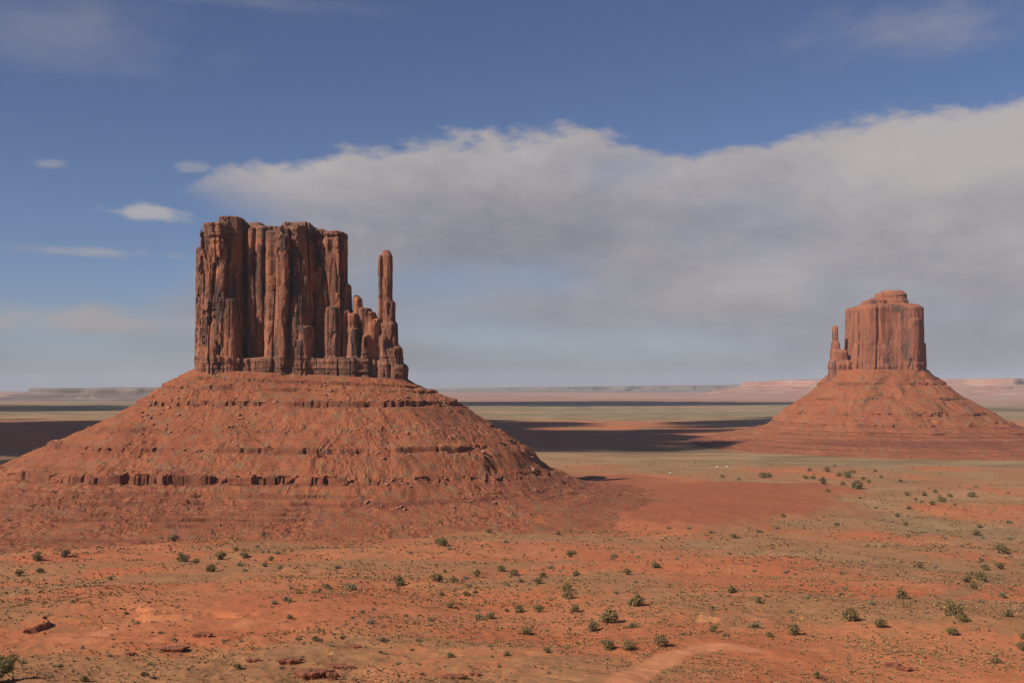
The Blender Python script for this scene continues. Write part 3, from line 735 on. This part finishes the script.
bushes = [
 (38, 560, 12, G1), (20, 575, 9, G1), (40, 572, 8, G1), (66, 556, 10, G1), (181, 561, 13, 'dark round juniper leading the little group under the big butte\'s left foot'), (196, 563, 8, G1),
 (221, 559, 11, 'dark juniper above another one, in the little group under the big butte\'s left foot'), (211, 571, 11, 'lowest juniper of the little group under the big butte\'s left foot'), (244, 557, 9, G1), (236, 550, 6, G1),
 (265, 566, 6, G1), (272, 560, 7, G1), (327, 588, 8, G1), (320, 591, 5, G1), (299, 593, 6, G1), (110, 579, 6, G1), (174, 541, 10, 'pale olive bush close against the lowest red band of the big butte\'s foot'), (162, 541, 6, G1),
 (441, 545, 12, 'dark juniper alone on bare ground straight below the butte\'s thumb spire'), (488, 532, 6, G1), (558, 534, 6, G1), (571, 556, 10, 'dark upright juniper alone between the butte\'s foot and the scattered row'),
 (399, 584, 11, 'dark juniper at the left end of the row across the middle foreground'), (437, 581, 12, 'bushy juniper with a smaller neighbour on its right in the middle row'), (454, 582, 9, G2), (445, 572, 5, G2), (478, 576, 10, 'round juniper in the middle of the row, alone between two pairs'),
 (501, 570, 8, G2), (514, 574, 9, G2), (520, 581, 7, G2), (543, 577, 8, G2), (539, 583, 9, G2), (576, 575, 8, G2), (567, 590, 10, 'upper juniper of the touching vertical pair in the centre'), (569, 598, 12, 'lower juniper of the touching vertical pair in the centre'),
 (574, 611, 10, 'juniper just below the touching vertical pair'), (540, 611, 11, 'dark juniper at the right end of the short lower row'), (519, 611, 10, 'juniper in the middle of the short lower row'), (506, 611, 5, G2), (492, 618, 10, 'dark juniper growing against a pale wide shrub'),
 (441, 595, 6, G2), (466, 595, 7, G2), (475, 592, 5, G2), (451, 607, 8, G2), (525, 633, 12, 'lone squat juniper on open sand below the short lower row'),
 (608, 622, 19, 'largest olive juniper of the centre, on the upper side of a close pair'), (594, 631, 15, 'dark green juniper at the lower left of the largest one'), (637, 605, 17, 'broad juniper on the sand above and right of the close pair'),
 (607, 648, 14, 'low wide juniper, left of two beneath the close pair'), (627, 648, 15, 'low wide juniper, right of two beneath the close pair'), (662, 645, 16, 'round juniper right beside the orange track'),
 (626, 574, 9, 'small compact juniper alone above the broad one'), (655, 567, 9, G2), (714, 631, 9, 'small round juniper alone on bare sand above the orange track'), (768, 636, 9, 'small juniper touching the lower right of a grey shrub'),
 (793, 634, 15, 'tall dark juniper with a black shadow on bare sand right of the orange track'), (759, 602, 9, 'small dark juniper alone above the grey shrub'), (731, 592, 10, 'compact juniper standing alone mid way between track and red flat'),
 (733, 537, 7, G2), (710, 532, 5, G2), (783, 516, 5, G2), (837, 525, 6, G2), (850, 620, 16, 'wide olive juniper on the right hand ground with bare sand around it'), (881, 627, 11, 'small juniper just right of the wide olive one'),
 (901, 598, 13, 'dark round juniper alone above the wide olive one'), (920, 567, 9, 'small dark juniper alone on open ground up from the dark round one'), (967, 582, 12, 'flat wide juniper joined to a darker one beside the pale track'), (980, 580, 13, 'darker juniper of the joined pair beside the pale track'),
 (973, 588, 8, 'small low bush just under the joined pair beside the pale track'), (951, 615, 18, 'wide grey olive juniper with a darker one at its lower right'), (963, 621, 13, 'dark juniper tucked against the wide grey olive one'), (952, 635, 12, 'boxy juniper standing below the wide grey olive one'),
 (1008, 616, 10, 'dark small juniper on the slope near the right edge'), (1000, 552, 14, 'large dark juniper on the right, above the end of the pale track'), (975, 534, 9, 'dark juniper with a smaller one behind it on the right'), (979, 527, 6, G5), (982, 561, 6, G5), (985, 569, 8, G5), (999, 568, 9, G5),
 (940, 501, 10, 'biggest dark juniper in the thin line crossing the plain below the far butte'), (924, 495, 6, G3), (932, 504, 7, G3), (950, 496, 6, G3), (972, 496, 8, G3), (908, 508, 6, G3), (907, 495, 6, G3), (897, 516, 6, G3), (905, 524, 5, G3), (922, 502, 4, G3), (915, 499, 4, G3), (935, 492, 5, G3), (955, 505, 4, G3),
 (857, 488, 12, G4), (847, 477, 10, G4), (838, 475, 7, G4), (827, 471, 7, G4), (822, 483, 9, G4), (813, 478, 6, G4), (805, 478, 5, G4), (827, 491, 5, G4), (869, 482, 5, G4), (863, 479, 5, G4), (843, 484, 6, G4), (853, 472, 5, G4), (875, 471, 4, G4), (809, 470, 4, G4), (835, 466, 4, G4), (881, 477, 4, G4), (900, 481, 4, G4),
 (763, 477, 9, 'dark juniper clump alone on sand between the pale parked vans and the green clump'), (769, 476, 7, G4),
 (1021, 650, 12, G5), (1023, 638, 9, G5), (996, 662, 9, G5), (450, 657, 8, G6), (506, 655, 7, G6), (546, 652, 8, G6), (315, 640, 7, G6), (237, 668, 8, G6), (289, 618, 7, G6), (85, 681, 9, G6), (816, 677, 9, G6), (143, 675, 6, G6),
]
for i, (px, py, wp, lab) in enumerate(bushes):
    place(protos[i % 5], px, py + 1, wp * 1.02, lab, 'juniper', BG, 1.0 if wp > 8 else .95)
shr = [(352, 589, 14, 'wide pale shrub at the far left of the middle row'), (479, 619, 14, 'wide pale shrub spreading beside a dark juniper'), (287, 601, 12, 'wide pale shrub below the butte, largest of a loose cluster'), (274, 603, 8, 'smaller pale shrub just left of the largest in its loose cluster'),
       (371, 623, 11, 'pale low shrub on its own on grassy ground left of centre'), (383, 641, 10, 'pale low shrub nearest the bare orange patch'), (633, 627, 10, 'pale shrub just right of the largest juniper'), (614, 556, 8, 'faint pale shrub above the small compact juniper'),
       (754, 627, 12, 'grey shrub with a small juniper at its lower right'), (872, 604, 9, 'faint pale shrub left of the dark round juniper'), (1002, 596, 10, 'faint pale shrub under the pale track near the right edge'), (790, 612, 7, 'small grey shrub above the tall dark juniper')]
for i, (px, py, wp, lab) in enumerate(shr):
    place(sages[i % 3], px, py + 1, wp, lab, 'shrub', 'pale shrubs among the junipers')
# smaller shrubs scattered by chance, each a plant of its own
rs = np.random.RandomState(11)
cnt = 0
bg_prj = [(b_[0], b_[1]) for b_ in bushes]
while cnt < 270:
    px = rs.uniform(2, 1022); py = 456 + 222 * rs.rand() ** .8
    if py < 536 and px < 640 or py < 528 and px < 800 and rs.rand() < .8: continue
    if min(abs(px - q[0]) + abs(py - q[1]) for q in bg_prj) < 9: continue
    if px > 590 and px < 800 and py > 640: continue
    X, Y, Z = ground_at(px, py)
    if fbm2(np.array([X / 70. + 2]), np.array([Y / 70.]), 2)[0] < -.1: continue
    put(sages[cnt % 3], X, Y, Z, (2.6 + 4.6 * rs.rand() ** 2) / F * Y, 'tiny olive shrub in the thin scatter over the red and tan ground', 'shrub', 'tiny shrubs scattered over the ground')
    cnt += 1

# low ground cover: dry grass tufts and scrub nobody could count
def tufts(name, n, fn, mat, size):
    rg = np.random.RandomState(5)
    X, Y, Z, S = fn(rg, n)
    n = len(X); k = 7
    a = rg.rand(n, k) * 6.283; up = .35 + .9 * rg.rand(n, k); sp = .25 + .75 * rg.rand(n, k)
    dxy = np.stack([np.cos(a), np.sin(a)], -1)
    c0 = np.stack([X, Y, Z], -1)[:, None, :] - np.array([0, 0, .05])
    s3 = (S[:, None, None])
    tip = c0 + np.concatenate([dxy * sp[..., None], up[..., None]], -1) * s3
    side = np.concatenate([np.stack([-dxy[..., 1], dxy[..., 0]], -1), 0 * up[..., None]], -1) * s3 * .42
    mid = c0 + np.concatenate([dxy * sp[..., None] * .55, up[..., None] * .55], -1) * s3
    V = np.stack([c0 + 0 * mid, mid - side, tip, mid + side], 2).reshape(-1, 3)
    Q = np.arange(len(V)).reshape(-1, 4)
    o = mesh_np(name, V, Q, mat, None, False)
    tag(o, 'low dry scrub and grass tufts covering the red ground', 'scrub', kind='stuff')
def scatter(rg, n):
    px = rg.uniform(-60, 1084, n * 5); py = 455 + 240 * rg.rand(n * 5) ** .8
    # rough inverse of the profile
    rs_ = np.linspace(230, 3200, 4000); pys = HY + F * (EYE - np.interp(rs_, prof_r, prof_z)) / rs_
    r_ = np.interp(-py, -pys, rs_)
    a = np.arctan((px - 512) / F); X = r_ * np.sin(a); Y = r_ * np.cos(a)
    dn = fbm2(X / 45., Y / 45., 4) + .35 * fbm2(X / 9., Y / 9., 2)
    onW = np.hypot((X + 360) / 560, (Y - 1800) / 440) < 1
    keep = (dn * .6 > -.40 + .9 * rg.rand(n * 5)) & ~onW & (tongue(X, Y) < .3)
    keep &= seg_dist(X, Y, road1) > 6
    X = X[keep][:n]; Y = Y[keep][:n]
    Z = height(X, Y)
    return X, Y, Z, (.30 + .95 * rg.rand(len(X)) ** 2.4) * np.clip(np.hypot(X, Y) / 620., .5, 2.0)
tufts('dry_scrub', 46000, scatter, scrubM, 1)

# ------------------------------------------------------------------ boulders
def rock_mesh(seed, flat=.75):
    import bmesh
    rg = random.Random(seed); bm = bmesh.new()
    bmesh.ops.create_icosphere(bm, subdivisions=2, radius=.5)
    planes = []
    for i in range(9):
        v = Vector((rg.gauss(0, 1), rg.gauss(0, 1), rg.gauss(0, 1))).normalized(); planes.append((v, rg.uniform(.28, .44)))
    for v in bm.verts:
        for n_, d in planes:
            k = v.co.dot(n_) - d
            if k > 0: v.co -= n_ * k
        v.co.z *= flat
        v.co += Vector((rg.uniform(-.015, .015),) * 3)
    me = bpy.data.meshes.new('boulder'); bm.to_mesh(me); bm.free(); me.materials.append(rockM)
    return me
rocks = [rock_mesh(i, .6 + .08 * (i % 4)) for i in range(6)]
nrow, ncol = tx.shape
rs = np.random.RandomState(21)
S_rows = np.hypot(tx - WX(302), 0)
cand = []
nb_ = 0
tries = 0
fr_cols = np.arange(0, 2300)
srow = ty[:, 0] * 0
while nb_ < 290 and tries < 6000:
    tries += 1
    j = rs.randint(60, 2240); i = rs.randint(30, nrow - 1)
    X, Y, Z = tx[i, j], ty[i, j], tz[i, j]
    if Z < 22 or Z > 195: continue
    right = X > WX(350)
    dens = fbm2(np.array([X / 60. + 5]), np.array([Y / 60.]), 2)[0]
    if dens < (.0 if right else .12): continue
    if not right and Z < 75: continue
    o = bpy.data.objects.new('boulder', rocks[rs.randint(6)]); col.objects.link(o)
    s = 2.8 + 6.0 * rs.rand() ** 2.4
    o.location = (X, Y, Z + s * .12); o.scale = (s * rs.uniform(.8, 1.4), s * rs.uniform(.8, 1.3), s)
    o.rotation_euler = (rs.uniform(-.4, .4), rs.uniform(-.4, .4), rs.uniform(0, 6.28))
    tag(o, 'red boulder fallen among many others on the big butte\'s rubble slope', 'boulder', 'boulders on the big butte\'s slope')
    nb_ += 1
# finer rubble as one mass
sel_i = rs.randint(20, nrow - 60, 16000); sel_j = rs.randint(20, 2280, 16000)
X, Y, Z = tx[sel_i, sel_j], ty[sel_i, sel_j], tz[sel_i, sel_j]
kp = (fbm2(X / 40. + 1, Y / 40., 3) > -.05) & (Z > 12)
X, Y, Z = X[kp], Y[kp], Z[kp]; n = len(X)
oc = np.array([(1, 0, 0), (0, 1, 0), (-1, 0, 0), (0, -1, 0), (0, 0, 1), (0, 0, -1)], float) * .5
oc = oc[None] * (1 + .35 * rs.normal(size=(n, 6, 1))) * ((.9 + 1.7 * rs.rand(n) ** 2))[:, None, None]
V = (oc + np.stack([X, Y, Z + .2], -1)[:, None]).reshape(-1, 3)
tri = np.array([(0, 1, 4), (1, 2, 4), (2, 3, 4), (3, 0, 4), (1, 0, 5), (2, 1, 5), (3, 2, 5), (0, 3, 5)])
Q = (tri[None] + (np.arange(n) * 6)[:, None, None]).reshape(-1, 3)
tag(mesh_np('rubble', V, Q, rockM, None, False), 'small broken red stones strewn over the big butte\'s slope', 'rubble', kind='stuff')

# ------------------------------------------------------------------ rock ledges in the foreground
def slab(px, py, wpx, hpx, label, seed, turn=0.0):
    X, Y, Z = ground_at(px, py)
    w_ = wpx / F * Y; h_ = 1.15 * hpx / F * Y; d_ = w_ * .45
    rg = np.random.RandomState(seed); n = 28
    rows = [(-.5, .5), (.2, .8), (.5, .82), (.60, 1.04), (.95, 1.06), (1.0, .97), (1.02, .5), (1.03, .05)]
    th = np.linspace(0, 2 * math.pi, n, endpoint=False)
    rad = 1 + .22 * np.sin(3 * th + seed) * .6 + .12 * rg.normal(size=n)
    V = []
    for zz_, k in rows:
        for t_, r_ in zip(th, rad):
            kk = k * (r_ + rg.normal() * .02)
            V.append((w_ / 2 * kk * math.cos(t_), d_ / 2 * kk * math.sin(t_), h_ * zz_ + (rg.normal() * .03 * h_)))
    o = mesh_np('rock_ledge', np.array(V), grid_quads(len(rows), n, True), ledgeM, None, False)
    o.location = (X, Y, Z - .1 * h_); o.rotation_euler = (0, 0, turn)
    tag(o, label, 'rock ledge', 'rock ledges in the foreground')
slab(312, 678, 34, 7, 'largest flat rock ledge with a black shadow gap, at the bottom of the view', 1, .2)
slab(332, 680, 11, 7, 'blocky rock at the end of the largest flat ledge', 2)
slab(288, 664, 22, 5, 'low rock ledge with a ragged dark edge just above the largest one', 3, .1)
slab(203, 637, 18, 4, 'thin rock ledge with a dark overhang alone on red ground left of centre', 4)
slab(173, 651, 26, 3.5, 'long thin rock ledge in a broken line between two others', 5, .15)
slab(130, 656, 9, 3.5, 'small rock ledge at the end of the broken line', 6)
slab(252, 662, 14, 3, 'small low rock ledge left of the ragged one', 7)
slab(338, 668, 26, 3, 'pale thin rock ledge reaching toward the bare orange patch', 8, -.1)
slab(455, 679, 22, 4, 'lone thin rock ledge at the bottom, right of the bare orange patch', 9)
slab(475, 676, 10, 3, 'small rock beside the lone thin ledge at the bottom', 10)
slab(893, 667, 14, 4, 'broken dark rock ledge low on the right hand ground', 11, -.3)
slab(905, 671, 16, 3.5, 'thin rock ledge continuing the broken dark one', 12, -.4)
slab(355, 648, 14, 3, 'small slanting rock ledge right of centre left, on grassy ground', 13, -.5)

# dark juniper tree whose branches reach in at the left edge
def near_tree():
    root = empty('juniper_tree')
    rg = random.Random(4); VV = []; QQ = []; clumps = []
    for i in range(11):
        a = rg.uniform(0, 6.28); L = rg.uniform(1.0, 2.2); z0 = rg.uniform(.6, 1.6)
        e = (math.cos(a) * L, math.sin(a) * L, z0 + rg.uniform(.3, 1.6))
        p, q = tube([(0, 0, z0), (e[0] * .5, e[1] * .5, (z0 + e[2]) / 2 - .1), e], [.11, .07, .02])
        QQ += [tuple(k + len(VV) for k in f_) for f_ in q]; VV += p
        for t_ in (.65, .9, 1.08): clumps.append((e[0] * t_, e[1] * t_, z0 + (e[2] - z0) * t_, rg.uniform(.45, .75)))
    p, q = tube([(0, 0, -.6), (.05, 0, .6), (-.05, .05, 1.6), (0, 0, 2.6)], [.28, .2, .14, .05], 8)
    QQ += [tuple(k + len(VV) for k in f_) for f_ in q]; VV += p
    mesh_np('trunk', np.array(VV), np.array(QQ), barkM, root)
    V, Q = crown_mesh(77, clumps, 300, .05)
    mesh_np('crown', V, Q, leafM, root, False)
    X, Y, Z = ground_at(-3, 684)
    root.location = (X, Y, Z); s = 2.7; root.scale = (s * 1.3, s, s * .8)
    tag(root, 'dark juniper tree cut off by the left edge of the view, black against the sand', 'juniper tree')
near_tree()

# ------------------------------------------------------------------ two pale vans out on the plain
def box(x0, x1, y0, y1, z0, z1, taper=0.0):
    V = np.array([(x0, y0, z0), (x1, y0, z0), (x1, y1, z0), (x0, y1, z0), (x0 + taper, y0 + .1, z1), (x1 - taper * .3, y0 + .1, z1), (x1 - taper * .3, y1 - .1, z1), (x0 + taper, y1 - .1, z1)])
    Q = np.array([(0, 3, 2, 1), (4, 5, 6, 7), (0, 1, 5, 4), (1, 2, 6, 5), (2, 3, 7, 6), (3, 0, 4, 7)])
    return V, Q
def van(px, py, L, H, label):
    root = empty('parked_van')
    body = [box(-L / 2, L / 2, -1.05, 1.05, .45, H * .55), box(-L / 2 + .9, L / 2 - .05, -1.0, 1.0, H * .55 + .002, H, .7)]
    V = np.concatenate([b_[0] for b_ in body]); Q = np.concatenate([body[0][1], body[1][1] + 8])
    mesh_np('body', V, Q, whiteM, root, False)
    Vw, Qw = box(-L / 2 + 1.5, L / 2 - .6, -1.03, 1.03, H * .6, H * .86, .35); mesh_np('window', Vw, Qw, glassM, root, False)
    for x in (-L * .32, L * .32):
        for y in (-1.0, 1.0):
            n = 12; V = [(x + .38 * math.cos(6.2832 * i / n), y + dy_, .38 + .38 * math.sin(6.2832 * i / n)) for dy_ in (-.14, .14) for i in range(n)]
            V += [(x, y - .14, .38), (x, y + .14, .38)]
            Q = [(i, (i + 1) % n, n + (i + 1) % n, n + i) for i in range(n)]
            T3 = [(i, (i + 1) % n, 2 * n, 2 * n) for i in range(n)]
            me = bpy.data.meshes.new('wheel'); me.from_pydata(V, [], [q for q in Q] + [(i, (i + 1) % n, 2 * n) for i in range(n)] + [(n + (i + 1) % n, n + i, 2 * n + 1) for i in range(n)]); me.materials.append(tyreM)
            o = bpy.data.objects.new('wheel', me); col.objects.link(o); o.parent = root
    X, Y, Z = ground_at(px, py); root.location = (X, Y, Z + .05); root.rotation_euler = (0, 0, random.uniform(-.4, .4))
    tag(root, label, 'van', 'vehicles parked on the plain')
van(717, 467.5, 6.4, 2.7, 'white van, a bright dot beside dark bushes on the plain between the buttes')
van(727, 467, 5.2, 2.3, 'white van just right of the other white dot near the dark bushes')
van(670, 473.5, 5.6, 2.4, 'white van alone on the red flat further left than the other two')

# ------------------------------------------------------------------ clouds that shade the plain (high, outside the frame)
def cloud(poly, H, seed, soft=420., thick=220., dens=1.0):
    """poly: outline on the ground of the shade it throws; the cloud hangs up-sun of it"""
    k = H / math.tan(R(SUN_EL))
    hx, hy = sx / math.hypot(sx, sy), sy / math.hypot(sx, sy)
    P = np.array(poly, float)
    x0, y0 = P.min(0) - 400; x1, y1 = P.max(0) + 400
    stp = max((x1 - x0), (y1 - y0)) / 170
    xs = np.arange(x0, x1, stp); ys = np.arange(y0, y1, stp)
    X, Y = np.meshgrid(xs, ys)
    ins = np.zeros(X.shape, bool); j = len(P) - 1
    for i in range(len(P)):
        c_ = ((P[i, 1] > Y) != (P[j, 1] > Y)) & (X < (P[j, 0] - P[i, 0]) * (Y - P[i, 1]) / (P[j, 1] - P[i, 1] + 1e-9) + P[i, 0])
        ins ^= c_; j = i
    d = seg_dist(X, Y, [tuple(p) for p in P] + [tuple(P[0])]); d = np.where(ins, d, -d)
    d = d + soft * .7 * fbm2(X / (soft * 2.2) + seed, Y / (soft * 1.2), 5, .62)
    f = np.clip(d / soft, -.2, 1)
    up = thick * np.sqrt(np.clip(f, 0, 1)) * (1 + .35 * fbm2(X / 300. + seed, Y / 300., 4))
    dn = -.15 * thick * np.sqrt(np.clip(f, 0, 1))
    ok = f > 0
    idx = -np.ones(X.shape, int); idx[ok] = np.arange(ok.sum()); n = ok.sum()
    q = ok[:-1, :-1] & ok[1:, :-1] & ok[1:, 1:] & ok[:-1, 1:]
    Q = np.stack([idx[:-1, :-1][q], idx[:-1, 1:][q], idx[1:, 1:][q], idx[1:, :-1][q]], -1)
    V = np.concatenate([np.stack([X[ok], Y[ok], up[ok]], -1), np.stack([X[ok], Y[ok], dn[ok]], -1)])
    Q = np.concatenate([Q, Q[:, ::-1] + n])
    o = mesh_np('cloud', V, Q, cloudM, attrs={'thick': np.concatenate([f[ok], f[ok]]) * dens})
    o.location = (hx * k, hy * k, H)
    tag(o, kind='structure')
def gp(px, py):      # flat valley floor under a pixel
    Y = EYE * F / (py - HY); return ((px - 512) / F * Y, Y)
cloud([gp(-400, 462), gp(60, 463), gp(300, 456), gp(480, 452), gp(600, 453), gp(680, 454), gp(730, 454.5), gp(740, 450), gp(700, 446), gp(680, 440), gp(720, 433), gp(785, 427), gp(850, 419), gp(840, 413),
       gp(750, 418), gp(700, 423), gp(640, 429), gp(600, 430), gp(560, 428), gp(540, 424), gp(500, 420), gp(440, 420), gp(300, 420), gp(150, 419), gp(-100, 420), gp(-400, 421)], 2400., 1.0, dens=1.4)
cloud([gp(380, 406.5), gp(520, 407), gp(700, 406.5), gp(795, 404.5), gp(800, 402.5), gp(700, 401.5), gp(560, 401), gp(440, 402), gp(380, 402)], 5200., 3.0, 450, 500, .75)
cloud([gp(-80, 412.5), gp(160, 411), gp(160, 406), gp(0, 405.5), gp(-80, 406)], 5200., 5.0, 400, 400, .7)
cloud([gp(930, 411.5), gp(1090, 413), gp(1090, 408.5), gp(960, 408.5)], 4600., 7.0, 450, 400, .6)

# ------------------------------------------------------------------ haze
bm_v, bm_q = box(-43500, 43500, -43500, 43500, -30, 620)
bm_v = np.array([(-43500, -43500, -30), (43500, -43500, -30), (43500, 43500, -30), (-43500, 43500, -30), (-43500, -43500, 620), (43500, -43500, 620), (43500, 43500, 620), (-43500, 43500, 620)], float)
hz = bpy.data.materials.new('haze_air'); hz.use_nodes = True; T = NT(hz.node_tree); T.n.clear()
pv = T.new('ShaderNodeVolumePrincipled'); pv.inputs['Color'].default_value = (.80, .85, .97, 1); pv.inputs['Density'].default_value = 1.4e-5; pv.inputs['Anisotropy'].default_value = 0.0
ho = T.new('ShaderNodeOutputMaterial'); T.l.new(pv.outputs[0], ho.inputs['Volume'])
haze = mesh_np('haze', bm_v, bm_q, hz, None, False)
tag(haze, kind='stuff')
haze.display_type = 'WIRE'
